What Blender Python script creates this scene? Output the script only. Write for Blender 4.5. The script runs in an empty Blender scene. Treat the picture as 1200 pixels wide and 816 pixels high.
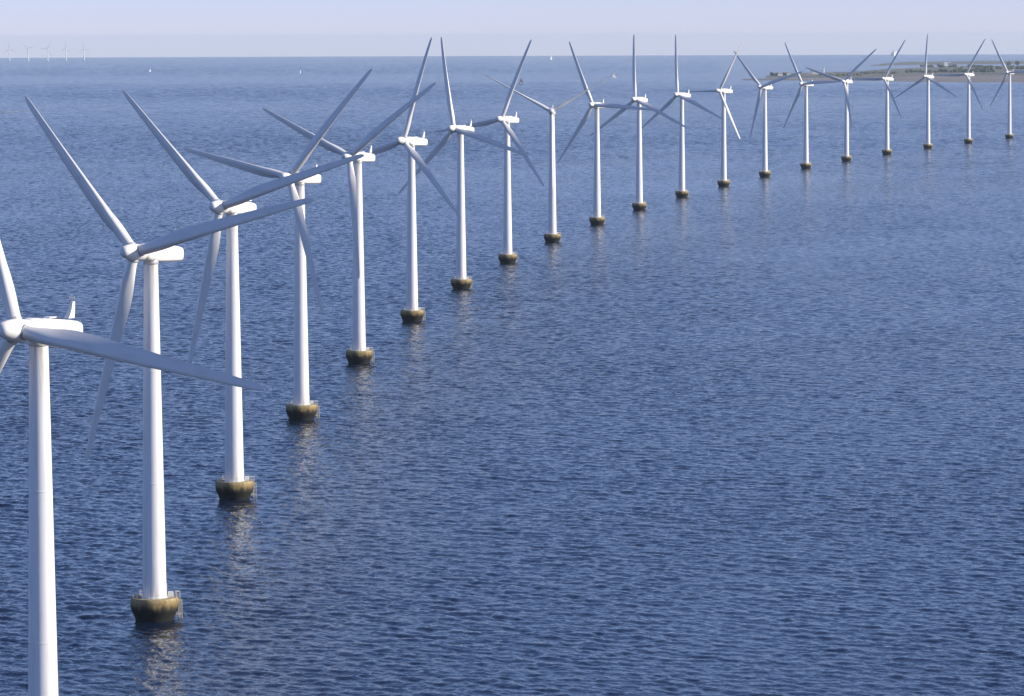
import bpy, bmesh, math, random
import numpy as np
from mathutils import Vector, Matrix, noise as mnoise
R = math.radians
sc = bpy.context.scene
COL = sc.collection

# ------------------------------------------------------------------ camera, sky, sun, exposure
F_PX, PITCH, ROLL, CAM_H = 4612.94, 0.0793035, -0.0035346, 101.37
R_EARTH = 7.4e6                                   # earth radius with ordinary refraction
fwd = Vector((0, math.cos(PITCH), -math.sin(PITCH)))
r0 = Vector((1, 0, 0)); u0 = r0.cross(fwd)
right = r0 * math.cos(ROLL) + u0 * math.sin(ROLL)
up = -r0 * math.sin(ROLL) + u0 * math.cos(ROLL)
cam_d = bpy.data.cameras.new('camera'); cam = bpy.data.objects.new('camera', cam_d); COL.objects.link(cam)
M = Matrix((right, up, -fwd)).transposed().to_4x4(); M.translation = (0, 0, CAM_H)
cam.matrix_world = M
cam_d.sensor_width = 36; cam_d.lens = F_PX / 1200 * 36
cam_d.clip_start = 1; cam_d.clip_end = 200000
sc.camera = cam

SUN_EL, SUN_AZ = R(27), R(98)                     # azimuth clockwise from +Y: to the right, a touch behind the camera
SKY_LIFT, SKY_TINT, HIGH_TINT = 0.010, (0.89, 0.95, 1.66), (0.96, 0.965, 1.31)
w = bpy.data.worlds.new('World'); sc.world = w; w.use_nodes = True
nt = w.node_tree; bg = nt.nodes['Background']
sky = nt.nodes.new('ShaderNodeTexSky'); sky.sky_type = 'NISHITA'; sky.sun_disc = False
sky.sun_elevation = SUN_EL; sky.sun_rotation = SUN_AZ
sky.altitude = 100; sky.air_density = 1.0; sky.dust_density = 0.1; sky.ozone_density = 3.0
# the lowest degrees of the clean-air sky are too yellow for this bluish-white haze sky: look the sky up a little above the true direction, and cool it
tc = nt.nodes.new('ShaderNodeTexCoord'); va = nt.nodes.new('ShaderNodeVectorMath'); va.operation = 'ADD'; va.inputs[1].default_value = (0, 0, SKY_LIFT)
vn = nt.nodes.new('ShaderNodeVectorMath'); vn.operation = 'NORMALIZE'
nt.links.new(tc.outputs['Generated'], va.inputs[0]); nt.links.new(va.outputs[0], vn.inputs[0]); nt.links.new(vn.outputs[0], sky.inputs[0])
tint = nt.nodes.new('ShaderNodeVectorMath'); tint.operation = 'MULTIPLY'
sz = nt.nodes.new('ShaderNodeSeparateXYZ'); nt.links.new(tc.outputs['Generated'], sz.inputs[0])
hr = nt.nodes.new('ShaderNodeMapRange'); hr.inputs['From Min'].default_value = 0.01; hr.inputs['From Max'].default_value = 0.16; nt.links.new(sz.outputs['Z'], hr.inputs['Value'])
tm = nt.nodes.new('ShaderNodeMix'); tm.data_type = 'VECTOR'; nt.links.new(hr.outputs[0], tm.inputs['Factor'])
tm.inputs['A'].default_value = SKY_TINT; tm.inputs['B'].default_value = HIGH_TINT
nt.links.new(tm.outputs['Result'], tint.inputs[1])
nt.links.new(sky.outputs[0], tint.inputs[0]); nt.links.new(tint.outputs[0], bg.inputs[0]); bg.inputs[1].default_value = 0.095
sd = bpy.data.lights.new('sun', 'SUN'); sun = bpy.data.objects.new('sun', sd); COL.objects.link(sun)
sd.energy = 5.0; sd.angle = R(0.53); sd.color = (1.0, 0.90, 0.76)
sdir = Vector((math.sin(SUN_AZ) * math.cos(SUN_EL), math.cos(SUN_AZ) * math.cos(SUN_EL), math.sin(SUN_EL)))
sun.rotation_euler = sdir.to_track_quat('Z', 'Y').to_euler()
sun.location = (600, -200, 400)
sc.view_settings.view_transform = 'Standard'; sc.view_settings.look = 'None'
sc.view_settings.exposure = 0.33; sc.view_settings.gamma = 1.0
try: sc.view_settings.use_curve_mapping = False
except Exception: pass
sc.cycles.volume_bounces = 1; sc.cycles.max_bounces = 6
sc.cycles.use_denoising = True
sc.cycles.sample_clamp_indirect = 6

# ------------------------------------------------------------------ helpers
def zs(x, y): return -(x * x + y * y) / (2 * R_EARTH)     # sea level: the round earth falls away

def ray(px, py):
    return (fwd + right * ((px - 600) / F_PX) - up * ((py - 408) / F_PX)).normalized()
def at(px, py, h=0.0):
    """where the sight line through a photo pixel meets the sea (or h metres above it)"""
    d = ray(px, py); k = (d.x ** 2 + d.y ** 2) / (2 * R_EARTH)
    disc = d.z ** 2 - 4 * k * (CAM_H - h)
    t = (-d.z - math.sqrt(max(disc, 0))) / (2 * k)
    x, y = d.x * t, d.y * t
    return Vector((x, y, zs(x, y) + h))
def at_dist(px, dist):
    a = (px - 600) / F_PX
    x = a * dist; y = dist
    return Vector((x, y, zs(x, y)))

def tag(o, label=None, cat=None, group=None, kind=None):
    if label: o['label'] = label
    if cat: o['category'] = cat
    if group: o['group'] = group
    if kind: o['kind'] = kind
    return o
def empty(name, loc, rz=0):
    o = bpy.data.objects.new(name, None); COL.objects.link(o)
    o.location = loc; o.rotation_euler = (0, 0, rz); o.empty_display_size = 2
    return o
def obj(name, bm, mat, parent=None, smooth=True, angle=40):
    me = bpy.data.meshes.new(name)
    bmesh.ops.recalc_face_normals(bm, faces=bm.faces)
    bm.to_mesh(me); bm.free()
    o = bpy.data.objects.new(name, me); COL.objects.link(o)
    if mat: me.materials.append(mat)
    if smooth:
        for p in me.polygons: p.use_smooth = True
        try: me.set_sharp_from_angle(angle=R(angle))
        except Exception: pass
    if parent: o.parent = parent
    return o
def lathe(bm, prof, seg=32, M=None, cap=True):
    rings = []
    for r, z in prof:
        rings.append([bm.verts.new((M @ Vector((r * math.cos(2 * math.pi * i / seg), r * math.sin(2 * math.pi * i / seg), z))) if M else
                                   (r * math.cos(2 * math.pi * i / seg), r * math.sin(2 * math.pi * i / seg), z)) for i in range(seg)])
    for a, b in zip(rings, rings[1:]):
        for i in range(seg):
            bm.faces.new((a[i], a[(i + 1) % seg], b[(i + 1) % seg], b[i]))
    if cap:
        bm.faces.new(rings[0][::-1]); bm.faces.new(rings[-1])
def tube(bm, a, b, r, seg=8, r2=None):
    a = Vector(a); b = Vector(b); d = b - a
    M = d.to_track_quat('Z', 'Y').to_matrix().to_4x4(); M.translation = a
    lathe(bm, [(r, 0), (r if r2 is None else r2, d.length)], seg, M)
def box(bm, c, s, rz=0):
    M = Matrix.Translation(c) @ Matrix.Rotation(rz, 4, 'Z') @ Matrix.Diagonal((s[0], s[1], s[2], 1))
    return bmesh.ops.create_cube(bm, size=1, matrix=M)['verts']
def loft(bm, rings, cap=True):
    vs = [[bm.verts.new(p) for p in r] for r in rings]
    n = len(vs[0])
    for a, b in zip(vs, vs[1:]):
        for i in range(n):
            bm.faces.new((a[i], a[(i + 1) % n], b[(i + 1) % n], b[i]))
    if cap:
        bm.faces.new(vs[0][::-1]); bm.faces.new(vs[-1])

# ------------------------------------------------------------------ materials
def mat(name):
    m = bpy.data.materials.new(name); m.use_nodes = True
    return m, m.node_tree, m.node_tree.nodes['Principled BSDF']
def N(nt, t, **kw):
    n = nt.nodes.new(t)
    for k, v in kw.items(): setattr(n, k, v)
    return n
def rgb(c): return (c[0], c[1], c[2], 1)

def paint(name, col, dirt, rough=0.35, streak=(1.2, 1.2, 0.12), amount=0.5):
    """painted steel or fibreglass with faint vertical weather streaks"""
    m, nt, p = mat(name); L = nt.links.new
    tc = N(nt, 'ShaderNodeTexCoord'); mp = N(nt, 'ShaderNodeMapping'); mp.inputs['Scale'].default_value = streak
    no = N(nt, 'ShaderNodeTexNoise'); no.inputs['Scale'].default_value = 1.0; no.inputs['Detail'].default_value = 5
    L(tc.outputs['Object'], mp.inputs[0]); L(mp.outputs[0], no.inputs['Vector'])
    cr = N(nt, 'ShaderNodeValToRGB'); cr.color_ramp.elements[0].position = 0.50; cr.color_ramp.elements[1].position = 0.78
    cr.color_ramp.elements[0].color = (0, 0, 0, 1); cr.color_ramp.elements[1].color = (amount,) * 3 + (1,)
    L(no.outputs['Fac'], cr.inputs[0])
    mx = N(nt, 'ShaderNodeMix', data_type='RGBA'); mx.inputs['A'].default_value = rgb(col); mx.inputs['B'].default_value = rgb(dirt)
    L(cr.outputs[0], mx.inputs['Factor']); L(mx.outputs['Result'], p.inputs['Base Color'])
    p.inputs['Roughness'].default_value = rough
    return m
def plain(name, col, rough=0.6, metal=0.0, var=0.15, scale=2.0):
    m, nt, p = mat(name); L = nt.links.new
    tc = N(nt, 'ShaderNodeTexCoord'); no = N(nt, 'ShaderNodeTexNoise'); no.inputs['Scale'].default_value = scale
    L(tc.outputs['Object'], no.inputs['Vector'])
    mx = N(nt, 'ShaderNodeMix', data_type='RGBA')
    mx.inputs['A'].default_value = rgb([c * (1 - var) for c in col]); mx.inputs['B'].default_value = rgb([min(1, c * (1 + var)) for c in col])
    L(no.outputs['Fac'], mx.inputs['Factor']); L(mx.outputs['Result'], p.inputs['Base Color'])
    p.inputs['Roughness'].default_value = rough; p.inputs['Metallic'].default_value = metal
    return m

def concrete_mat():
    m, nt, p = mat('ochre_concrete'); L = nt.links.new
    tc = N(nt, 'ShaderNodeTexCoord'); sp = N(nt, 'ShaderNodeSeparateXYZ'); L(tc.outputs['Object'], sp.inputs[0])
    mp = N(nt, 'ShaderNodeMapping'); mp.inputs['Scale'].default_value = (1.0, 1.0, 0.35); L(tc.outputs['Object'], mp.inputs[0])
    no = N(nt, 'ShaderNodeTexNoise'); no.inputs['Scale'].default_value = 0.9; no.inputs['Detail'].default_value = 6; L(mp.outputs[0], no.inputs['Vector'])
    ad = N(nt, 'ShaderNodeMath', operation='MULTIPLY_ADD'); ad.inputs[1].default_value = 2.6; L(no.outputs['Fac'], ad.inputs[0])
    L(sp.outputs['Z'], ad.inputs[2])
    mr = N(nt, 'ShaderNodeMapRange'); mr.inputs['From Min'].default_value = 1.2; mr.inputs['From Max'].default_value = 6.2
    L(ad.outputs[0], mr.inputs['Value'])
    cr = N(nt, 'ShaderNodeValToRGB'); L(mr.outputs[0], cr.inputs[0]); e = cr.color_ramp.elements
    e[0].position = 0.0; e[0].color = (0.008, 0.009, 0.006, 1)
    e[1].position = 1.0; e[1].color = (0.46, 0.38, 0.22, 1)
    for pos, c in ((0.42, (0.010, 0.011, 0.007, 1)), (0.56, (0.055, 0.042, 0.015, 1)), (0.70, (0.26, 0.185, 0.065, 1)), (0.85, (0.36, 0.27, 0.11, 1))):
        x = e.new(pos); x.color = c
    n2 = N(nt, 'ShaderNodeTexNoise'); n2.inputs['Scale'].default_value = 2.2; n2.inputs['Detail'].default_value = 8; L(mp.outputs[0], n2.inputs['Vector'])
    mr2 = N(nt, 'ShaderNodeMapRange'); mr2.inputs['From Min'].default_value = 0.35; mr2.inputs['From Max'].default_value = 0.7
    mr2.inputs['To Min'].default_value = 0.6; mr2.inputs['To Max'].default_value = 1.15; L(n2.outputs['Fac'], mr2.inputs['Value'])
    vm = N(nt, 'ShaderNodeVectorMath', operation='SCALE'); L(cr.outputs[0], vm.inputs[0]); L(mr2.outputs[0], vm.inputs['Scale'])
    L(vm.outputs[0], p.inputs['Base Color']); p.inputs['Roughness'].default_value = 0.75
    bp = N(nt, 'ShaderNodeBump'); bp.inputs['Strength'].default_value = 0.6; bp.inputs['Distance'].default_value = 0.08
    L(n2.outputs['Fac'], bp.inputs['Height']); L(bp.outputs[0], p.inputs['Normal'])
    return m

def tower_mat():
    m = paint('white_tower_paint_stained', (0.80, 0.80, 0.79), (0.56, 0.53, 0.46), 0.38); nt = m.node_tree; L = nt.links.new; p = nt.nodes['Principled BSDF']
    src = p.inputs['Base Color'].links[0].from_socket
    tc = N(nt, 'ShaderNodeTexCoord'); sp = N(nt, 'ShaderNodeSeparateXYZ'); L(tc.outputs['Object'], sp.inputs[0])
    mp = N(nt, 'ShaderNodeMapping'); mp.inputs['Scale'].default_value = (2.4, 2.4, 0.10); L(tc.outputs['Object'], mp.inputs[0])
    no = N(nt, 'ShaderNodeTexNoise'); no.inputs['Detail'].default_value = 4; no.inputs['Scale'].default_value = 1; L(mp.outputs[0], no.inputs['Vector'])
    a = N(nt, 'ShaderNodeMapRange'); a.inputs['From Min'].default_value = 54; a.inputs['From Max'].default_value = 62.3; L(sp.outputs['Z'], a.inputs['Value'])
    b = N(nt, 'ShaderNodeMapRange'); b.inputs['From Min'].default_value = 0.46; b.inputs['From Max'].default_value = 0.62; L(no.outputs['Fac'], b.inputs['Value'])
    c = N(nt, 'ShaderNodeMapRange'); c.inputs['From Min'].default_value = 10; c.inputs['From Max'].default_value = 4.5; c.inputs['To Max'].default_value = 0.6; L(sp.outputs['Z'], c.inputs['Value'])
    s1 = N(nt, 'ShaderNodeMath', operation='ADD'); L(a.outputs[0], s1.inputs[0]); L(c.outputs[0], s1.inputs[1])
    k = N(nt, 'ShaderNodeMath', operation='MULTIPLY'); L(s1.outputs[0], k.inputs[0]); L(b.outputs[0], k.inputs[1])
    k2 = N(nt, 'ShaderNodeMath', operation='MULTIPLY'); k2.inputs[1].default_value = 0.75; L(k.outputs[0], k2.inputs[0])
    mx = N(nt, 'ShaderNodeMix', data_type='RGBA'); L(src, mx.inputs['A']); mx.inputs['B'].default_value = (0.30, 0.22, 0.14, 1)
    L(k2.outputs[0], mx.inputs['Factor']); L(mx.outputs['Result'], p.inputs['Base Color'])
    return m
TOWER_PAINT = tower_mat()
WHITE = paint('white_tower_paint', (0.80, 0.80, 0.79), (0.56, 0.53, 0.46), 0.38)
GELCOAT = paint('grey_white_blade_gelcoat', (0.76, 0.74, 0.70), (0.54, 0.51, 0.46), 0.30, (0.8, 0.8, 0.2), 0.5)
SHELL = paint('white_nacelle_shell', (0.80, 0.79, 0.76), (0.58, 0.52, 0.40), 0.40, (0.9, 0.9, 0.9), 0.45)
CONCRETE = concrete_mat()
GALV = plain('galvanised_steel', (0.50, 0.50, 0.48), 0.5, 0.4)
DARK = plain('dark_steel', (0.05, 0.045, 0.04), 0.6)
DECK = plain('pale_concrete_deck', (0.42, 0.39, 0.33), 0.8)
HULLW = plain('white_hull_paint', (0.78, 0.78, 0.76), 0.35)
HULLD = plain('dark_blue_hull_paint', (0.03, 0.04, 0.08), 0.4)
SAIL = plain('white_sailcloth', (0.80, 0.80, 0.77), 0.8)
SAILD = plain('dark_sailcloth', (0.06, 0.05, 0.08), 0.8)
ROOF = plain('grey_roofing', (0.22, 0.20, 0.19), 0.8)
PANE = plain('dark_window_glass', (0.03, 0.035, 0.04), 0.15)
LIMEWASH = plain('white_rendered_wall', (0.74, 0.73, 0.70), 0.8)
LEAF = plain('dark_tree_foliage', (0.045, 0.065, 0.03), 0.9, 0, 0.5, 0.08)
BARK = plain('brown_bark', (0.10, 0.08, 0.06), 0.9)

# ------------------------------------------------------------------ the sea
def wave_group():
    g = bpy.data.node_groups.new('wave_height', 'ShaderNodeTree')
    g.interface.new_socket('P', in_out='INPUT', socket_type='NodeSocketVector')
    g.interface.new_socket('H', in_out='OUTPUT', socket_type='NodeSocketFloat')
    gi = g.nodes.new('NodeGroupInput'); go = g.nodes.new('NodeGroupOutput'); L = g.links.new
    last = None
    #  crest length, wavelength, height, detail, rotation off the wind, distortion
    ln = g.nodes.new('ShaderNodeVectorMath'); ln.operation = 'LENGTH'; L(gi.outputs[0], ln.inputs[0])
    for (cl, wl, amp, det, rot, off, dist, d0, d1) in LAYERS:
        mp = g.nodes.new('ShaderNodeMapping'); mp.vector_type = 'TEXTURE'
        mp.inputs['Location'].default_value = (off, off * 1.7, 0)
        mp.inputs['Rotation'].default_value = (0, 0, R(rot)); mp.inputs['Scale'].default_value = (cl, wl, 1)
        no = g.nodes.new('ShaderNodeTexNoise'); no.noise_dimensions = '2D'
        no.inputs['Scale'].default_value = 1; no.inputs['Detail'].default_value = det; no.inputs['Roughness'].default_value = 0.55
        no.inputs['Distortion'].default_value = dist
        L(gi.outputs[0], mp.inputs[0]); L(mp.outputs[0], no.inputs['Vector'])
        ma = g.nodes.new('ShaderNodeMath'); ma.operation = 'MULTIPLY_ADD'; ma.inputs[1].default_value = amp
        if d1:
            fr = g.nodes.new('ShaderNodeMapRange'); fr.inputs['From Min'].default_value = d0; fr.inputs['From Max'].default_value = d1; fr.inputs['To Max'].default_value = amp
            L(ln.outputs['Value'], fr.inputs['Value']); L(fr.outputs[0], ma.inputs[1])
        L(no.outputs['Fac'], ma.inputs[0])
        if last: L(last.outputs[0], ma.inputs[2])
        else: ma.inputs[2].default_value = 0
        last = ma
    L(last.outputs[0], go.inputs[0])
    return g
# crest length, wavelength, height, detail, rotation, offset, distortion, distance from .. to over which the layer takes over from the modelled waves
LAYERS = [(26, 13, 1.5, 1.0, 8, 11.0, 0.3, 2600, 4000),
          (8.5, 4.6, 1.0, 1.0, -12, 37.0, 0.5, 1900, 3400),
          (4.0, 2.4, 0.5, 1.0, 20, 71.0, 0.3, 600, 1300),
          (1.1, 0.7, 0.11, 2.0, -20, 91.0, 0.3, 0, 0)]
WIND = Vector((0.56, 0.83, 0)).normalized(); CREST = Vector((WIND.y, -WIND.x, 0))
def water_mat():
    m, nt, p = mat('sea_water'); L = nt.links.new
    ge = N(nt, 'ShaderNodeNewGeometry')
    def dot(v, src=None):
        d = N(nt, 'ShaderNodeVectorMath', operation='DOT_PRODUCT'); d.inputs[1].default_value = v
        L(src or ge.outputs['Position'], d.inputs[0]); return d.outputs['Value']
    cx = N(nt, 'ShaderNodeCombineXYZ'); L(dot(CREST), cx.inputs[0]); L(dot(WIND), cx.inputs[1])
    grp = wave_group(); E = 0.12; hs = []
    for off in ((0, 0, 0), (E, 0, 0), (0, E, 0)):
        a = N(nt, 'ShaderNodeVectorMath', operation='ADD'); a.inputs[1].default_value = off; L(cx.outputs[0], a.inputs[0])
        gn = N(nt, 'ShaderNodeGroup'); gn.node_tree = grp; L(a.outputs[0], gn.inputs[0]); hs.append(gn.outputs[0])
    # gusts: broad patches where the small waves are higher or lower
    gm = N(nt, 'ShaderNodeMapping', vector_type='TEXTURE'); gm.inputs['Scale'].default_value = (120, 420, 1); L(cx.outputs[0], gm.inputs[0])
    gu = N(nt, 'ShaderNodeTexNoise', noise_dimensions='2D'); gu.inputs['Scale'].default_value = 1; gu.inputs['Detail'].default_value = 4; L(gm.outputs[0], gu.inputs['Vector'])
    gr = N(nt, 'ShaderNodeMapRange'); gr.inputs['From Min'].default_value = 0.3; gr.inputs['From Max'].default_value = 0.7
    gr.inputs['To Min'].default_value = 0.72; gr.inputs['To Max'].default_value = 1.2; L(gu.outputs['Fac'], gr.inputs['Value'])
    sl = []
    for h in hs[1:]:
        s = N(nt, 'ShaderNodeMath', operation='SUBTRACT'); L(hs[0], s.inputs[0]); L(h, s.inputs[1])
        k = N(nt, 'ShaderNodeMath', operation='MULTIPLY'); k.inputs[1].default_value = SLOPE / E; L(s.outputs[0], k.inputs[0])
        k2 = N(nt, 'ShaderNodeMath', operation='MULTIPLY'); L(k.outputs[0], k2.inputs[0]); L(gr.outputs[0], k2.inputs[1])
        sl.append(k2.outputs[0])
    acc = ge.outputs['Normal']
    for s, d in zip(sl, (CREST, WIND)):
        v = N(nt, 'ShaderNodeVectorMath', operation='SCALE'); v.inputs[0].default_value = d; L(s, v.inputs['Scale'])
        a = N(nt, 'ShaderNodeVectorMath', operation='ADD'); L(acc, a.inputs[0]); L(v.outputs[0], a.inputs[1]); acc = a.outputs[0]
    nn = N(nt, 'ShaderNodeVectorMath', operation='NORMALIZE'); L(acc, nn.inputs[0]); L(nn.outputs[0], p.inputs['Normal'])
    p.inputs['Base Color'].default_value = (0.004, 0.012, 0.032, 1)
    p.inputs['Roughness'].default_value = 0.12; p.inputs['IOR'].default_value = 1.333
    return m
SLOPE = 1.2
def wave_tile(n=2048, size=613.0, seed=7):
    """a wind sea from its spectrum, as three bands of wavelength; heights in metres on a periodic tile"""
    rng = np.random.default_rng(seed)
    k1 = np.fft.fftfreq(n, size / n) * 2 * np.pi
    kx, ky = np.meshgrid(k1, k1, indexing='ij'); k = np.hypot(kx, ky); k[0, 0] = 1
    kp = 2 * np.pi / PEAK
    cosd = (kx * WIND.x + ky * WIND.y) / k
    spread = np.where(cosd > 0, np.abs(cosd) ** 3.2, 0.03 * np.abs(cosd)) + 0.05
    P = k ** -3.7 * np.exp(-1.25 * (kp / k) ** 2) * spread
    P[0, 0] = 0
    sp = np.sqrt(P) * (rng.standard_normal((n, n)) + 1j * rng.standard_normal((n, n)))
    lam = 2 * np.pi / k; bands = []; ref = None
    sx = np.fft.ifft2(sp * 1j * kx * (lam > 0.8)).real; sy = np.fft.ifft2(sp * 1j * ky * (lam > 0.8)).real
    amp = WAVE_SLOPE / math.sqrt((sx ** 2 + sy ** 2).mean())
    for lo, hi in ((6.5, 1e9), (2.8, 6.5), (0.8, 2.8)):
        f = sp * ((lam >= lo) & (lam < hi)) * amp
        bands.append((np.fft.ifft2(f).real.astype(np.float32),
                      np.fft.ifft2(f * 1j * kx / k).real.astype(np.float32), np.fft.ifft2(f * 1j * ky / k).real.astype(np.float32)))
    return bands, n, size
def build_sea():
    rs = [60, 120, 200, 290]; r = 320.0
    while r < 38500: rs.append(r); r += max(0.4, r * 0.0011) if r < 9000 else 24.0
    while r < 47000: rs.append(r); r += 700
    A = R(10.0); fine = np.linspace(-A, A, 960)
    coarse = np.linspace(A, 2 * math.pi - A, 120)[1:-1]
    az = np.concatenate([fine, coarse]); na = len(az); rs = np.array(rs); nr = len(rs)
    rr, aa = np.meshgrid(rs, az, indexing='ij')
    x = (rr * np.sin(aa)); y = (rr * np.cos(aa)); z = -(rr ** 2) / (2 * R_EARTH)
    def smooth(v, a, b):
        t = np.clip((v - a) / (b - a), 0, 1); return t * t * (3 - 2 * t)
    wa = 1 - smooth(np.abs((aa + np.pi) % (2 * np.pi) - np.pi), R(9.2), R(9.9))
    bands, n, size = wave_tile()
    land = smooth(aa * (aa < 1), R(2.9), R(3.2)) * smooth(rr, 8200, 8800) * (1 - smooth(rr, 16000, 18000))
    def add(scale, gain, w, parts):
        m = w > 0.001; rm = rr[m]; w0 = w[m] * gain * scale
        u = (rm * np.sin(aa[m]) / (size * scale) * n) % n; v = (rm * np.cos(aa[m]) / (size * scale) * n) % n
        i0 = np.floor(u).astype(int); j0 = np.floor(v).astype(int); fu = (u - i0).astype(np.float32); fv = (v - j0).astype(np.float32)
        i0 %= n; j0 %= n; i1 = (i0 + 1) % n; j1 = (j0 + 1) % n
        for (h, hx, hy), (d0, d1) in zip(bands, parts):
            wb = 1 - smooth(rm, d0, d1) if d1 else 1.0
            def smp(t): return (t[i0, j0] * (1 - fu) + t[i1, j0] * fu) * (1 - fv) + (t[i0, j1] * (1 - fu) + t[i1, j1] * fu) * fv
            z[m] += smp(h) * w0 * wb; x[m] += CHOP * smp(hx) * w0 * wb; y[m] += CHOP * smp(hy) * w0 * wb
    gain = 1.20 - 0.42 * smooth(x, -110, 150)               # calmer water on the right, shaped so the sea darkens to the left
    rng = np.random.default_rng(3)
    for L_, g_ in ((260, .06), (620, .08), (90, .05)):           # gusts
        t_ = rng.uniform(0, 6.28, 6); a_ = rng.uniform(0, math.pi, 6)
        gain = gain + g_ * sum(np.sin((x * np.cos(q) + .35 * y * np.sin(q)) * 2 * math.pi / L_ + p_) for q, p_ in zip(a_, t_)) / 1.7
    wa = wa * gain
    add(1.0, 1.0, wa * smooth(rr, 320, 350) * (1 - smooth(rr, 2600, 4200)), ((0, 0), (2400, 3800), (900, 1600)))
    # farther out the rows are coarser and the waves enlarged, shaped to darken the far sea
    add(2.0, 1.1, wa * smooth(rr, 2400, 4000) * (1 - smooth(rr, 5200, 7500)), ((0, 0), (3500, 6000), (2500, 3400)))
    add(4.0, 0.9, wa * smooth(rr, 5200, 7500) * (1 - smooth(rr, 9500, 12500)) * (1 - land), ((0, 0), (7000, 9500), (1, 2)))
    add(8.0, 0.8, wa * smooth(rr, 9500, 12500) * (1 - smooth(rr, 36500, 38000)) * (1 - land), ((0, 0), (12000, 20000), (1, 2)))
    co = np.stack([x, y, z], -1).reshape(-1, 3).astype(np.float32)
    co = np.concatenate([co, np.zeros((1, 3), np.float32)]); c = len(co) - 1
    i = np.arange(nr - 1)[:, None]; j = np.arange(na)[None, :]; jn = (j + 1) % na
    quads = np.stack([i * na + j, i * na + jn, (i + 1) * na + jn, (i + 1) * na + j], -1).reshape(-1, 4)
    quads = quads[:, ::-1]
    jj = np.arange(na); tris = np.stack([np.full(na, c), (jj + 1) % na, jj], -1)
    loops = np.concatenate([quads.ravel(), tris.ravel()]).astype(np.int32)
    tot = np.concatenate([np.full(len(quads), 4), np.full(len(tris), 3)]).astype(np.int32)
    start = np.concatenate([[0], np.cumsum(tot)[:-1]]).astype(np.int32)
    me = bpy.data.meshes.new('sea'); me.vertices.add(len(co)); me.vertices.foreach_set('co', co.ravel())
    me.loops.add(len(loops)); me.loops.foreach_set('vertex_index', loops)
    me.polygons.add(len(tot)); me.polygons.foreach_set('loop_start', start); me.polygons.foreach_set('loop_total', tot)
    me.polygons.foreach_set('use_smooth', np.ones(len(tot), bool)); me.update(calc_edges=True)
    if me.polygons[10].normal.z < 0: me.flip_normals()
    me.materials.append(water_mat())
    o = bpy.data.objects.new('sea', me); COL.objects.link(o); tag(o, 'dark blue rippled sea reaching to the horizon', 'sea', kind='structure')
PEAK, WAVE_SLOPE, CHOP = 6.8, 0.215, -1.0
build_sea()

# ------------------------------------------------------------------ the air
def build_haze(density, colour):
    bm = bmesh.new(); box(bm, (0, 0, (112 - 150) / 2), (93000, 93000, 112 + 150))
    m = bpy.data.materials.new('haze'); m.use_nodes = True; nt = m.node_tree
    for n in list(nt.nodes):
        if n.type != 'OUTPUT_MATERIAL': nt.nodes.remove(n)
    v = nt.nodes.new('ShaderNodeVolumePrincipled'); v.inputs['Color'].default_value = colour
    v.inputs['Density'].default_value = density; v.inputs['Anisotropy'].default_value = 0.0
    nt.links.new(v.outputs[0], [n for n in nt.nodes if n.type == 'OUTPUT_MATERIAL'][0].inputs['Volume'])
    o = obj('haze', bm, m, smooth=False); tag(o, 'pale blue haze over the distant sea', 'haze', kind='stuff')
build_haze(1.7e-5, (0.80, 0.92, 1.0, 1))

# ------------------------------------------------------------------ the wind turbine and its parts
HUB_Z, OVERHANG, TILT, BLADE = 64.0, 4.4, R(5), 38.0

def blade_mesh(pitch):
    bm = bmesh.new(); rings = []; n = 28
    st = [1.1, 1.6, 2.4, 3.4, 4.6, 5.8, 7.2, 8.8, 11, 14, 17, 20, 23, 26, 29, 32, 34.5, 36.3, 37.3, 37.8, 38.0]
    for r in st:
        def lerp(tab):
            for (a, va), (b, vb) in zip(tab, tab[1:]):
                if r <= b: t = (r - a) / (b - a); return va + (vb - va) * t
            return tab[-1][1]
        chord = lerp([(0, 1.8), (2.4, 1.8), (4.6, 2.15), (7.2, 2.5), (10, 2.58), (14, 2.4), (20, 2.05), (26, 1.68), (32, 1.32), (36.3, 1.0), (37.3, .78), (37.8, .5), (38, .2)])
        tc = lerp([(0, 1), (2.4, 1), (4.6, .86), (7.2, .68), (11, .52), (17, .38), (26, .28), (38, .2)])
        circ = lerp([(0, 1), (2.4, 1), (6.2, 0), (38, 0)])
        tw = R(lerp([(0, 16), (6, 15), (11, 9), (17, 5), (26, 1.5), (38, -0.5)])) + pitch
        ax = lerp([(0, .5), (2.4, .5), (8.8, .32), (38, .32)])
        bend = 1.1 * (r / 38) ** 2
        ring = []
        for i in range(n):
            a = 2 * math.pi * i / n
            # ellipse / aerofoil blend; x from leading edge (0) to trailing edge (1)
            x = .5 - .5 * math.cos(a)
            yt = 5 * tc * (.2969 * math.sqrt(x) - .126 * x - .3516 * x * x + .2843 * x ** 3 - .1015 * x ** 4)
            camber = .12 * tc * 4 * x * (1 - x) * .5
            ya = (camber + yt) if a < math.pi else (camber - yt)
            yc = .5 * tc * math.sin(a)
            y = ya * (1 - circ) + yc * circ
            X = (ax - x) * chord; Y = y * chord                 # leading edge to +X, suction side to +Y
            c, s = math.cos(tw), math.sin(tw)
            ring.append((X * c + Y * s, -X * s + Y * c + bend, r))
        rings.append(ring)
    loft(bm, rings)
    return bm

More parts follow.
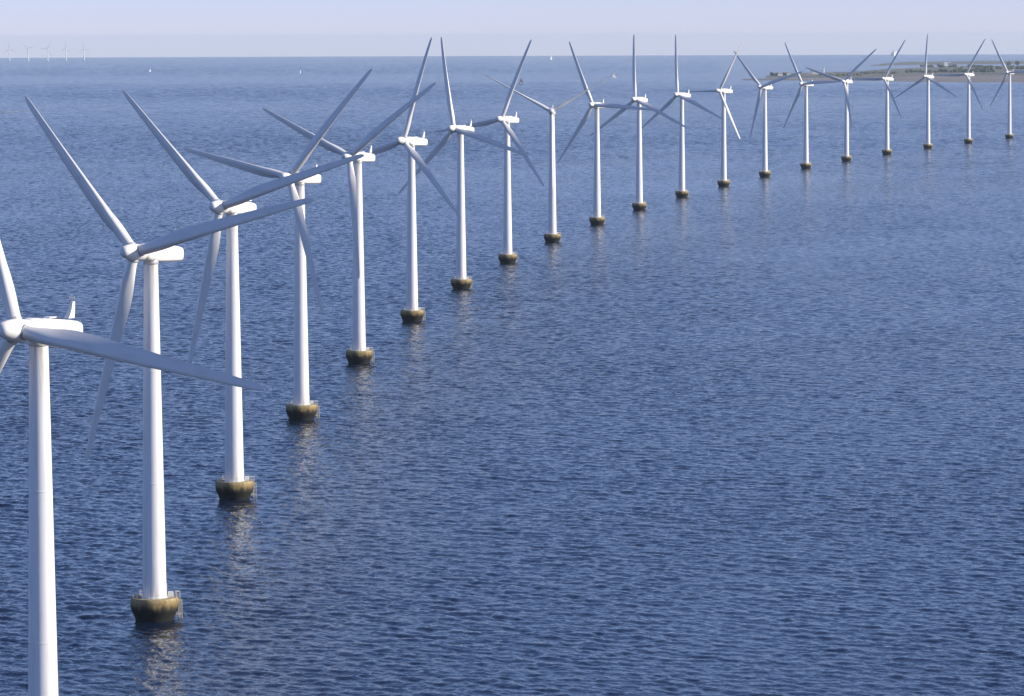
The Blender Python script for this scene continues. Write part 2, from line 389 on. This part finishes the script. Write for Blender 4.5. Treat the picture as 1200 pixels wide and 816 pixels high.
def hub_mesh():
    """blunt spinner with sockets for the three blades; nose towards -Y"""
    bm = bmesh.new()
    Mx = Matrix.Rotation(R(90), 4, 'X')                          # lathe z -> -y
    lathe(bm, [(1.25, -2.1), (1.42, -1.7), (1.46, 0.2), (1.40, 1.0), (1.28, 1.8), (1.08, 2.6), (0.90, 3.1), (0.68, 3.36), (0.4, 3.48), (0.1, 3.52)], 36, Mx)
    return bm
def socket_mesh():
    bm = bmesh.new(); lathe(bm, [(0.95, 0.9), (1.0, 1.0), (1.0, 1.5), (0.93, 1.58), (0.93, 1.62)], 32); return bm

def superellipse(w, h, e, zc, y, n=32, flat=0):
    out = []
    for i in range(n):
        a = 2 * math.pi * i / n
        c, s = math.cos(a), math.sin(a)
        x = math.copysign(abs(c) ** (2 / e), c) * w; z = math.copysign(abs(s) ** (2 / e), s) * h
        out.append((x, y, zc + z))
    return out
def nacelle_mesh():
    bm = bmesh.new()
    # y, half width, half height, squareness, centre z (relative to the hub axis)
    prof = [(-2.45, 1.22, 1.22, 2.2, 0.0), (-2.2, 1.4, 1.42, 2.4, -.02), (-1.6, 1.45, 1.52, 3.0, -.05), (-.6, 1.48, 1.56, 4.0, -.12), (1.5, 1.48, 1.54, 4.6, -.18),
            (4.5, 1.44, 1.44, 4.6, -.26), (7.0, 1.36, 1.30, 4.2, -.34), (7.7, 1.24, 1.16, 3.8, -.38), (8.0, 1.0, .94, 3.2, -.40), (8.12, .7, .66, 2.8, -.40)]
    loft(bm, [superellipse(w_, h_, e_, zc, y_, 40) for (y_, w_, h_, e_, zc) in prof])
    bmesh.ops.rotate(bm, cent=(0, 0, 0), matrix=Matrix.Rotation(-TILT * .5, 3, 'X'), verts=bm.verts)
    return bm
def fin_mesh():
    """tapered mast at the rear of the roof that carries the wind instruments"""
    bm = bmesh.new(); rings = []
    for z, l, t, sh in ((0.0, 2.0, .38, 0), (.5, 1.4, .34, .12), (1.2, .85, .26, .28), (2.1, .45, .18, .42)):
        rings.append([(-t, sh - l / 2 + .1, z), (t, sh - l / 2 + .1, z), (t, sh + .45 - .1, z), (-t, sh + .45 - .1, z)])
    loft(bm, rings)
    return bm
def instrument_mesh():
    bm = bmesh.new()
    tube(bm, (0, .5, 1.88), (0, .5, 2.9), .035); tube(bm, (-.35, .5, 2.3), (.35, .5, 2.3), .03)
    for s in (-1, 1):
        tube(bm, (.35 * s, .5, 2.3), (.35 * s, .5, 2.55), .03); lathe(bm, [(.02, 0), (.10, .04), (.10, .12), (.02, .16)], 10, Matrix.Translation((.35 * s, .5, 2.55)))
    return bm
def hatch_mesh():
    bm = bmesh.new(); vs = box(bm, (0, 2.4, 0), (1.1, 1.5, .14)); bmesh.ops.bevel(bm, geom=list(bm.edges), offset=.05, segments=2, affect='EDGES'); return bm

def tower_mesh():
    bm = bmesh.new(); z0, z1 = 3.86, 62.25; prof = []
    prof.append((2.28, z0)); prof.append((2.28, z0 + .18)); prof.append((2.12, z0 + .2))
    joints = (24.0, 43.5)
    def rad(z): return 2.12 + (1.22 - 2.12) * ((z - z0) / (z1 - z0)) ** 1.0
    k = 10
    for i in range(1, k + 1):
        z = z0 + (z1 - z0) * i / k
        prof.append((rad(z), z))
    for j in joints:                                           # bolted flange seams
        prof += [(rad(j), j - .07), (rad(j) + .025, j - .06), (rad(j) + .025, j + .06), (rad(j), j + .07)]
    prof.sort(key=lambda t: t[1])
    lathe(bm, prof, 64)
    return bm
def yaw_ring_mesh():
    bm = bmesh.new(); lathe(bm, [(1.30, 62.1), (1.34, 62.2), (1.34, 62.65), (1.28, 62.85)], 40); return bm
def door_mesh():
    bm = bmesh.new(); vs = box(bm, (0, -2.12, 5.3), (.9, .16, 2.1)); bmesh.ops.bevel(bm, geom=list(bm.edges), offset=.06, segments=2, affect='EDGES'); return bm

def foundation_mesh():
    bm = bmesh.new()
    lathe(bm, [(2.9, -3), (3.2, -.5), (3.36, 0.2), (3.62, 1.0), (3.94, 1.75), (4.14, 2.3), (4.2, 3.0), (4.18, 3.7), (4.10, 4.2), (4.02, 4.42), (3.98, 4.55), (3.86, 4.58), (3.7, 4.42), (2.0, 4.44)], 72)
    return bm
def railing_mesh():
    bm = bmesh.new(); n = 20; r = 3.92
    for i in range(n):
        a = 2 * math.pi * (i + .5) / n
        c, s = math.cos(a), math.sin(a)
        tube(bm, (r * c, r * s, 4.2), (r * c, r * s, 5.55), .035, 6)
        for z in (4.85, 5.2, 5.53):
            b = 2 * math.pi * (i + 1.5) / n
            if i == 14: continue                                # gap at the ladder
            tube(bm, (r * c, r * s, z), (r * math.cos(b), r * math.sin(b), z), .022, 6)
    return bm
def ladder_mesh():
    bm = bmesh.new()
    for x in (-.3, .3):
        tube(bm, (x, -4.62, -.5), (x, -4.62, 5.4), .05, 6)
        tube(bm, (x, -4.62, 5.4), (x, -3.8, 5.4), .05, 6); tube(bm, (x, -4.62, 2.6), (x, -4.3, 2.6), .05, 6)
    z = 0
    while z < 5.2: tube(bm, (-.3, -4.62, z), (.3, -4.62, z), .025, 6); z += .3
    return bm
def fender_mesh(s):
    bm = bmesh.new(); x = .85 * s
    tube(bm, (x, -4.7, -1.0), (x, -4.7, 3.9), .10, 12); tube(bm, (x, -4.7, 3.7), (x, -4.15, 3.7), .08, 8); tube(bm, (x, -4.7, .9), (x, -3.6, .9), .08, 8)
    return bm
def cabinet_mesh():
    bm = bmesh.new(); box(bm, (0, 0, 0), (.9, .6, 1.1)); bmesh.ops.bevel(bm, geom=list(bm.edges), offset=.04, segments=2, affect='EDGES'); return bm

def place_rotor(part, th):
    """th: angle of the blade in degrees, counter-clockwise from the viewer's right when seen from the front"""
    part.matrix_local = Matrix.Translation((0, -OVERHANG, HUB_Z + .35)) @ Matrix.Rotation(-TILT, 4, 'X') @ Matrix.Rotation(R(90 - th), 4, 'Y')

def make_turbine():
    t = empty('wind_turbine', (0, 0, 0))
    f = obj('foundation', foundation_mesh(), CONCRETE, t, angle=50)
    f.scale = (1, 1, .87)
    obj('railing', railing_mesh(), GALV, f); 
    lad = obj('ladder', ladder_mesh(), GALV, f); 
    fds = [obj('fender', fender_mesh(s), plain('pale_fender_paint' , (0.42, 0.38, 0.26), .5) if s < 0 else None, f) for s in (-1, 1)]
    fds[1].data.materials.append(fds[0].data.materials[0])
    cb = obj('control_cabinet', cabinet_mesh(), HULLW, f); cb.location = (2.75, .8, 4.97)
    for o in [lad] + fds: o.rotation_euler.z = R(115)
    tw = obj('tower', tower_mesh(), TOWER_PAINT, t, angle=60)
    d = obj('door', door_mesh(), GALV, tw); d.rotation_euler.z = R(115)
    obj('yaw_ring', yaw_ring_mesh(), GALV, t)
    na = obj('nacelle', nacelle_mesh(), SHELL, t); na.location = (0, 0, HUB_Z + .22)
    fi = obj('instrument_mast', fin_mesh(), SHELL, na, smooth=False); fi.location = (0, 6.7, 1.0)
    ins = obj('wind_vane', instrument_mesh(), GALV, na); ins.location = (0, 6.55, 1.05)
    for y_, hw, hh, zc in ((-.6, 1.48, 1.56, -.12), (4.5, 1.44, 1.44, -.26)):
        bm = bmesh.new(); loft(bm, [superellipse(hw + .015, hh + .015, 4.4, zc, y_ + d_, 40) for d_ in (-.035, .035)])
        bmesh.ops.rotate(bm, cent=(0, 0, 0), matrix=Matrix.Rotation(-TILT * .5, 3, 'X'), verts=bm.verts)
        obj('panel_seam', bm, GALV, na)
    ha = obj('roof_hatch', hatch_mesh(), SHELL, na, angle=30); ha.location = (0, 0, 1.36)
    hb = obj('hub', hub_mesh(), SHELL, t); hb.matrix_local = Matrix.Translation((0, -OVERHANG, HUB_Z + .35)) @ Matrix.Rotation(-TILT, 4, 'X')
    for k in range(3):
        b = obj('blade', BL_RUN.copy() if False else blade_mesh(0), GELCOAT, t, angle=60)
        s = obj('blade_socket', socket_mesh(), GALV, b)
        place_rotor(b, 90 + 120 * k)
    return t

def children(o): return [c for c in bpy.data.objects if c.parent == o]
def copy_tree(o, parent=None):
    c = o.copy(); COL.objects.link(c)
    if parent is not None: c.parent = parent
    for ch in children(o):
        copy_tree(ch, c)
    return c

_bm = blade_mesh(R(78)); _me = bpy.data.meshes.new('blade_feathered'); bmesh.ops.recalc_face_normals(_bm, faces=_bm.faces); _bm.to_mesh(_me); _bm.free()
for p_ in _me.polygons: p_.use_smooth = True
_me.materials.append(GELCOAT)

# x, y, yaw of the rotor away from the camera's side, angle of the first blade, feathered
ROW = [(-60.4, 500.88, 31, 111, 0), (-62.5, 680.87, 33, 15, 0), (-61.18, 860.87, 31, 18, 0), (-55.97, 1040.8, 35, 49, 0), (-47.6, 1220.61, 33, 37, 0),
       (-35.55, 1400.22, 38, 75, 0), (-20.36, 1579.57, 36, 104, 0), (-1.85, 1758.6, 35, 69, 0), (20.03, 1937.24, 4, 31, 1), (45.95, 2115.42, 31, 116, 0),
       (74.41, 2293.08, 33, 95, 0), (106.91, 2470.15, 40, 97, 0), (142.63, 2646.57, 45, 62, 1), (181.58, 2822.26, 43, 17, 0), (224.14, 2997.17, 44, 3, 0),
       (269.75, 3171.24, 34, 43, 0), (318.86, 3344.38, 41, 60, 0), (371.79, 3516.55, 39, 91, 0), (427.78, 3687.68, 40, 61, 0), (487.56, 3857.7, 34, 1, 0)]
LABELS = [
    'nearest white wind turbine, its rotor and tower cut off by the left and bottom edges',
    'second nearest white wind turbine, whole, with one blade reaching to upper left corner',
    'third nearest white wind turbine, standing between the second tower and the tallest-base gap right',
    'fourth white wind turbine from the left, one blade crossing down over its own tower',
    'fifth white wind turbine from the left, its lower blade hanging along its tower',
    'sixth white wind turbine from the left, one blade up and one slanting down right',
    'seventh white wind turbine from the left, tallest blade leaning left above the horizon',
    'eighth white wind turbine from the left, one blade leaning right above the horizon',
    'ninth white wind turbine from the left, facing straight ahead with thin edge-on blades',
    'tenth white wind turbine from the left, just right of the one with thin blades',
    'eleventh white wind turbine from the left, first of two with an upright blade',
    'twelfth white wind turbine from the left, second of two neighbours with an upright blade',
    'thirteenth white wind turbine from the left, two bright sunlit blades pointing right like a wedge',
    'fourteenth white wind turbine from the left, in front of the tip of the land',
    'fifteenth white wind turbine from the left, one blade leaning left above the horizon',
    'sixteenth white wind turbine from the left, its blades spread in a wide flat V',
    'fourth white wind turbine from the right end, one blade leaning right, one level left',
    'third white wind turbine from the right end, one blade pointing straight up',
    'second white wind turbine from the right end, upper blade leaning right',
    'farthest white wind turbine at the right end, upper blade leaning left']
LABELS[2] = 'third nearest white wind turbine, one blade hanging down left beside its tower'
proto = make_turbine()
for i, (x, y, psi, th, feat) in enumerate(ROW):
    t = proto if i == 0 else copy_tree(proto)
    t.location = (x, y, zs(x, y)); t.rotation_euler = (0, 0, R(-psi))
    tag(t, LABELS[i], 'wind turbine', 'wind turbines standing in a curved row in the sea')
    bl = [c for c in children(t) if c.name.split('.')[0] == 'blade']
    for k, b in enumerate(bl):
        place_rotor(b, th + 120 * k)
        if feat:
            b.data = _me
    for c in children(t):                       # the foundation does not turn with the wind
        if c.name.split('.')[0] in ('foundation', 'tower'): c.rotation_euler = (0, 0, R(psi))

# ------------------------------------------------------------------ the far wind farm on the horizon
def far_turbine(px, dist, th, yaw, label):
    p = at_dist(px, dist); t = empty('far_wind_turbine', p, R(-yaw))
    bm = bmesh.new(); lathe(bm, [(3.2, 3), (1.6, 67)], 16); obj('tower', bm, WHITE, t)
    bm = bmesh.new(); lathe(bm, [(5, -2), (5.5, 2), (5.5, 3.4), (3.0, 3.5)], 16); obj('foundation', bm, DECK, t)
    bm = bmesh.new(); loft(bm, [superellipse(1.6, 1.7, 3.5, 69, y_, 16) for y_ in (-3, -2.6, 7, 8)]); obj('nacelle', bm, SHELL, t)
    for k in range(3):
        bm = bmesh.new(); loft(bm, [[(c * .6, s * .5, r_) for c, s in ((1, 0), (0, 1), (-1, 0), (0, -1)) for _ in (0,)] if False else
                                    [(wd * math.cos(a), .35 * wd * math.sin(a), r_) for a in [i * math.pi / 4 for i in range(8)]]
                                    for r_, wd in ((1, .7), (9, 1.1), (25, .7), (45.5, .2))])
        b = obj('blade', bm, GELCOAT, t); b.matrix_local = Matrix.Translation((0, -4, 69)) @ Matrix.Rotation(R(90 - th - 120 * k), 4, 'Y')
    tag(t, label, 'wind turbine', 'faint wind turbines on the horizon at left')
for a in ((14, 21500, 95, 20, 'faint far wind turbine on the horizon, leftmost of five'),
          (36, 21000, 20, 25, 'faint far wind turbine on the horizon, second of five from left'),
          (58.5, 21500, 60, 20, 'faint far wind turbine on the horizon, middle one of five'),
          (80, 22500, 85, 24, 'faint far wind turbine on the horizon, fourth of five from left'),
          (101, 22000, 100, 20, 'faint far wind turbine on the horizon, rightmost of five')): far_turbine(*a)

# ------------------------------------------------------------------ low land at right
def land_mat(name, cols, sx, sy):
    m, nt, p = mat(name); L = nt.links.new
    ge = N(nt, 'ShaderNodeNewGeometry'); mp = N(nt, 'ShaderNodeMapping', vector_type='TEXTURE'); mp.inputs['Scale'].default_value = (sx, sy, 1)
    L(ge.outputs['Position'], mp.inputs[0])
    no = N(nt, 'ShaderNodeTexNoise'); no.inputs['Scale'].default_value = 1; no.inputs['Detail'].default_value = 5; no.inputs['Roughness'].default_value = .6
    L(mp.outputs[0], no.inputs['Vector']); cr = N(nt, 'ShaderNodeValToRGB'); L(no.outputs['Fac'], cr.inputs[0])
    e = cr.color_ramp.elements; k = len(cols)
    e[0].position = .32; e[0].color = rgb(cols[0]); e[1].position = .68; e[1].color = rgb(cols[-1])
    for i in range(1, k - 1): x = e.new(.32 + .36 * i / (k - 1)); x.color = rgb(cols[i])
    L(cr.outputs[0], p.inputs['Base Color']); p.inputs['Roughness'].default_value = .9
    return m
MEADOW = land_mat('salt_meadow', [(.035, .05, .03), (.07, .08, .05), (.14, .12, .09), (.05, .065, .04)], 220, 330)
SAND = land_mat('shore_sand_and_mud', [(.09, .085, .075), (.14, .125, .11), (.24, .205, .18)], 160, 90)
def slab(name, near, far, material, top, label):
    """low land between two shorelines given as (photo x, photo y) points; a real sheet of ground with sloping shores"""
    def sample(line, x):
        for (a, ya), (b, yb) in zip(line, line[1:]):
            if a <= x <= b: return ya + (yb - ya) * (x - a) / (b - a)
        return line[-1][1]
    bm = bmesh.new(); x0, x1 = near[0][0], near[-1][0]; nx = int((x1 - x0) / 3) + 2; ny = 10; g = []
    for i in range(nx):
        x = x0 + (x1 - x0) * i / (nx - 1); col = []
        a = at(x, sample(near, x) + .35 * mnoise.noise((x * .05, 1.3, top))); b = at(x, sample(far, x) + .35 * mnoise.noise((x * .06, 7.3, top)))
        for j in range(ny + 1):
            t = j / ny; q = a.lerp(b, t)
            edge = min(1, 4 * min(t, 1 - t) + .0, 6 * min(i, nx - 1 - i) / nx + .0)
            h = -1.0 + (top + 1.0) * min(1, edge * 2.5) + (.6 * mnoise.noise((q.x * .004, q.y * .004, 0)) if edge > .2 else 0)
            col.append(bm.verts.new((q.x, q.y, zs(q.x, q.y) + h)))
        g.append(col)
    for i in range(nx - 1):
        for j in range(ny): bm.faces.new((g[i][j], g[i + 1][j], g[i + 1][j + 1], g[i][j + 1]))
    o = obj(name, bm, material); tag(o, label, 'land', kind='structure'); return o
slab('sand_spit', [(862, 94.2), (900, 94.5), (1040, 95.0)], [(862, 93.6), (900, 92.2), (1040, 92)], SAND, 1.2, 'thin low sand spit reaching left across the water')
slab('shore_flats', [(1030, 95.5), (1080, 96.5), (1200, 97.5), (1330, 98)], [(1030, 90.5), (1080, 89), (1200, 88), (1330, 88)], SAND, 1.5, 'pale sand and mud flats along the near shore at right')
slab('low_island', [(888, 91.5), (960, 91.5), (1030, 91.8), (1120, 90), (1330, 90)], [(888, 89.5), (930, 86.5), (1000, 84.5), (1040, 81), (1120, 77.5), (1330, 76)], MEADOW, 2.2, 'low flat green and brown island on the right horizon')
slab('far_shore', [(1015, 77.6), (1060, 76.3), (1140, 75.5), (1330, 75)], [(1015, 76.6), (1060, 73.5), (1140, 72), (1330, 71.5)], MEADOW, 3, 'faint farther shore behind the island')

def ground_at(px, py, h): return at(px, py, 0) + Vector((0, 0, h))
def woodland(px0, px1, py, hgt, label, seed):
    """a belt of trees kilometres away that reads as one mass"""
    rnd = random.Random(seed); bm = bmesh.new(); x = px0
    while x < px1:
        p = ground_at(x, py + rnd.uniform(-.35, .35), 1.5)
        h = hgt * rnd.uniform(.55, 1.1); r = h * rnd.uniform(.45, .8)
        for k in range(3):
            c = p + Vector((rnd.uniform(-r, r) * .7, rnd.uniform(-r, r), h * rnd.uniform(.35, .7)))
            vs = bmesh.ops.create_icosphere(bm, subdivisions=2, radius=r * rnd.uniform(.55, .8), matrix=Matrix.Translation(c))['verts']
            for v in vs:
                v.co += (v.co - c) * .45 * mnoise.noise(v.co * .35)
        x += rnd.uniform(.9, 2.6) * (3.0 if rnd.random() < .12 else 1)
    o = obj('woodland', bm, LEAF, smooth=False); tag(o, label, 'woodland', kind='stuff')
woodland(905, 925, 89.4, 8, 'low dark trees by white buildings on the spit', 1)
woodland(1010, 1050, 87.5, 7, 'low scrub belt left on the island', 2)
woodland(1062, 1100, 86.0, 8, 'dark tree belt in the middle of the island', 3)
woodland(1100, 1165, 85.6, 11, 'long dark tree belt on the island at right', 4)
woodland(1150, 1225, 82.0, 12, 'tree belt along the right end of the island', 5)
woodland(1080, 1150, 79.8, 10, 'faint tree belt at the back of the island', 6)
woodland(960, 1010, 89.6, 5, 'thin scrub line on the spit behind the turbines', 7)

def tree(px, py, h, label, seed):
    rnd = random.Random(seed); p = ground_at(px, py, 1.5); t = empty('tree', p)
    bm = bmesh.new(); tube(bm, (0, 0, -.5), (0, 0, h * .5), .6, 8, .3)
    for k in range(4):
        a = k * 1.7 + seed; tube(bm, (0, 0, h * .4), (math.cos(a) * h * .2, math.sin(a) * h * .2, h * .7), .25, 6, .1)
    obj('trunk', bm, BARK, t)
    bm = bmesh.new()
    for k in range(260):
        u = Vector((rnd.gauss(0, 1), rnd.gauss(0, 1), rnd.gauss(0, 1))).normalized() * rnd.uniform(.5, 1) ** .5
        c = Vector((u.x * h * .38, u.y * h * .38, h * .62 + u.z * h * .34)); s = h * rnd.uniform(.03, .07)
        bmesh.ops.create_icosphere(bm, subdivisions=1, radius=s, matrix=Matrix.Translation(c) @ Matrix.Rotation(rnd.uniform(0, 3), 4, 'X') @ Matrix.Diagonal((1, rnd.uniform(.5, 1), rnd.uniform(.4, .8), 1)))
    obj('crown', bm, LEAF, t, smooth=False)
    tag(t, label, 'tree', 'tall single trees at the right end of the island')
tree(1182, 79.5, 19, 'tall dark tree on the island, left one of the pair at right edge', 11)
tree(1192, 79.0, 21, 'tall dark tree on the island, right one of the pair at right edge', 12)

def house(px, py, wd, dp, h, rot, label, flat=False):
    p = ground_at(px, py, 1.3); t = empty('white_building', p, rot)
    bm = bmesh.new(); box(bm, (0, 0, h / 2 - .5), (wd, dp, h + 1)); obj('wall', bm, LIMEWASH, t, smooth=False)
    bm = bmesh.new()
    if flat: box(bm, (0, 0, h + .25), (wd + .6, dp + .6, .5))
    else:
        a, b = wd / 2 + .4, dp / 2 + .4; hr = dp * .35
        loft(bm, [[(-a, -b, h), (-a, b, h), (-a, 0, h + hr)], [(a, -b, h), (a, b, h), (a, 0, h + hr)]])
    obj('roof', bm, ROOF, t, smooth=False)
    n = max(2, int(wd / 5))
    for i in range(n):
        bm = bmesh.new(); box(bm, (-wd / 2 + wd * (i + .5) / n, -dp / 2 - .02, h * .55), (1.6, .12, 1.4)); obj('window', bm, PANE, t, smooth=False)
    tag(t, label, 'building', 'small white buildings on the far shore')
house(914, 89.8, 12, 9, 5, .2, 'small white building on the spit, leftmost of the row')
house(919, 89.6, 16, 10, 6, -.1, 'wide white building on the spit, middle of the row', True)
house(923.5, 89.4, 13, 9, 6, .1, 'white gabled building on the spit, right of the row')
house(955, 88.0, 20, 10, 7, .1, 'white low building left of the white tower')
house(1110, 77.8, 26, 14, 13, .15, 'large white building far back, left one of the pair', True)
house(1114.5, 77.9, 20, 14, 10, -.1, 'white building far back, right one of the pair', True)
house(948, 88.6, 8, 6, 4, 0, 'tiny white hut left of the low building')

def lighthouse(px, py, label):
    p = ground_at(px, py, 1.2); t = empty('lighthouse', p)
    bm = bmesh.new(); lathe(bm, [(2.9, -1), (2.7, 2), (1.9, 13)], 20); obj('tower', bm, LIMEWASH, t)
    bm = bmesh.new(); lathe(bm, [(2.0, 13), (2.5, 13.2), (2.5, 13.5), (1.3, 13.55)], 20); obj('gallery', bm, LIMEWASH, t)
    bm = bmesh.new(); lathe(bm, [(1.2, 13.5), (1.2, 15.2)], 12); obj('lantern', bm, PANE, t)
    bm = bmesh.new(); lathe(bm, [(1.4, 15.2), (.9, 16.1), (.1, 16.8)], 16); obj('cap', bm, LIMEWASH, t)
    tag(t, label, 'lighthouse')
lighthouse(965, 85.6, 'small white tower standing up behind the spit')

# ------------------------------------------------------------------ boats
def sailboat(px, py, L_, mast, heading, hull_m, sail_m, label):
    p = at(px, py); t = empty('sailboat', p, heading)
    bm = bmesh.new(); rings = []
    for s in (-1, -.85, -.5, 0, .45, .8, .97, 1):
        wd = L_ * .16 * max(.04, (1 - max(0, s) ** 2.2)) * (1 if s > -.9 else .8); sh = L_ * .09 * (1 + .35 * s * s)
        rings.append([(s * L_ / 2, wd, sh), (s * L_ / 2, wd * .75, -.1), (s * L_ / 2, 0, -.5), (s * L_ / 2, -wd * .75, -.1), (s * L_ / 2, -wd, sh)])
    loft(bm, rings); obj('hull', bm, hull_m, t)
    bm = bmesh.new(); box(bm, (-.02 * L_, 0, L_ * .12), (L_ * .38, L_ * .16, L_ * .07)); bmesh.ops.bevel(bm, geom=list(bm.edges), offset=L_ * .015, segments=2, affect='EDGES'); obj('cabin', bm, HULLW, t)
    bm = bmesh.new(); tube(bm, (.08 * L_, 0, .3), (.08 * L_, 0, mast), .12, 8, .06); tube(bm, (.08 * L_, 0, L_ * .22), (-.4 * L_, .06 * L_, L_ * .22), .08, 6); obj('mast', bm, GALV, t)
    def sail(a, b, c, belly):
        bm = bmesh.new(); a, b, c = map(Vector, (a, b, c)); n = 8; rows = []
        for i in range(n + 1):
            u = i / n; l = a.lerp(c, u); r_ = b.lerp(c, u); row = []
            for j in range(n + 1):
                v = j / n; q = l.lerp(r_, v); q.y += belly * math.sin(math.pi * v) * math.sin(math.pi * min(1, u + .15)) ; row.append(q)
            rows.append(row)
        f = [[bm.verts.new(q) for q in row] for row in rows]; k = [[bm.verts.new(q + Vector((0, .04, 0))) for q in row] for row in rows]
        for g_ in (f, k):
            for i in range(n):
                for j in range(n): bm.faces.new((g_[i][j], g_[i][j + 1], g_[i + 1][j + 1], g_[i + 1][j]))
        return bm
    obj('mainsail', sail((.07 * L_, 0, L_ * .24), (-.4 * L_, .06 * L_, L_ * .24), (.07 * L_, 0, mast * .98), L_ * .05), sail_m, t)
    obj('jib', sail((.48 * L_, 0, L_ * .14), (.1 * L_, .07 * L_, L_ * .2), (.09 * L_, 0, mast * .85), L_ * .05), sail_m, t)
    tag(t, label, 'sailboat', 'sailing boats far out')
sailboat(720, 91.5, 11, 16, R(20), HULLW, SAIL, 'white sailboat on the water right of the thin-bladed turbine')
sailboat(646, 70.3, 18, 27, R(60), HULLW, SAIL, 'tiny white sail just below the horizon above the thin-bladed turbine')
sailboat(610.5, 98.5, 12, 14, R(35), HULLD, SAILD, 'small dark sailboat beside the blade leaning right')
sailboat(352, 86, 9, 12, R(80), HULLW, SAIL, 'faint white sail on the open sea at upper left of centre')
sailboat(176, 84.5, 9, 11, R(50), HULLW, SAIL, 'faint white sail far out near the upper left')

def ship(px, dist, label):
    p = at_dist(px, dist); t = empty('ship', p, R(72))
    L_, B = 120, 22; bm = bmesh.new(); rings = []
    for s in (-1, -.96, -.6, 0, .6, .85, .97, 1):
        wd = B / 2 * (1 - max(0, s) ** 4 * .96); sh = 16 + 3 * max(0, s) ** 2
        rings.append([(s * L_ / 2, wd, sh), (s * L_ / 2 * .97, wd * .85, -1), (s * L_ / 2 * .97, -wd * .85, -1), (s * L_ / 2, -wd, sh)])
    loft(bm, rings); obj('hull', bm, HULLW, t)
    for k, (l, b_, z0, z1, x) in enumerate(((95, 21, 16, 24, -4), (70, 19, 24, 31, 0), (20, 18, 31, 36, 26))):
        bm = bmesh.new(); box(bm, (x, 0, (z0 + z1) / 2), (l, b_, z1 - z0)); bmesh.ops.bevel(bm, geom=list(bm.edges), offset=.6, segments=2, affect='EDGES'); o = obj('deck_house', bm, HULLW, t)
        bm = bmesh.new(); box(bm, (x, 0, (z0 + z1) / 2 + .6), (l - 4, b_ + .1, 1.0)); obj('window', bm, PANE, o, smooth=False)
    bm = bmesh.new(); lathe(bm, [(4, 31), (3.4, 44)], 20, Matrix.Translation((-22, 0, 0))); obj('funnel', bm, HULLW, t)
    tag(t, label, 'ship')
ship(1048, 27000, 'large white ship on the horizon above the right-hand turbines')

# wake of a boat that has left the frame: a low ridge of foam
def wake():
    m, nt, p = mat('foam'); p.inputs['Base Color'].default_value = (.34, .38, .42, 1); p.inputs['Roughness'].default_value = .8
    L = nt.links.new; ge = N(nt, 'ShaderNodeNewGeometry'); no = N(nt, 'ShaderNodeTexNoise'); no.inputs['Scale'].default_value = .12; no.inputs['Detail'].default_value = 6
    L(ge.outputs['Position'], no.inputs['Vector']); cr = N(nt, 'ShaderNodeValToRGB'); cr.color_ramp.elements[0].position = .48; cr.color_ramp.elements[1].position = .60
    L(no.outputs['Fac'], cr.inputs[0]); L(cr.outputs[0], p.inputs['Alpha'])
    bm = bmesh.new(); a = at(-40, 134.5); b = at(32, 130.0); n = 40; rows = []
    d = (b - a).normalized(); s = Vector((-d.y, d.x, 0))
    for i in range(n + 1):
        t = i / n; q = a.lerp(b, t); q.z = zs(q.x, q.y); wd = 5 + 22 * (1 - t) ** .0 * (math.sin(math.pi * min(1, t * .98 + .02)) ** .5)
        rows.append([bm.verts.new(q + s * wd * v + Vector((0, 0, .15 + .3 * (1 - v * v)))) for v in (-1, -.4, .4, 1)])
    for i in range(n):
        for j in range(3): bm.faces.new((rows[i][j], rows[i + 1][j], rows[i + 1][j + 1], rows[i][j + 1]))
    o = obj('boat_wake', bm, m); tag(o, 'faint pale boat wake on the sea at the left edge', 'wake', kind='stuff')
wake()
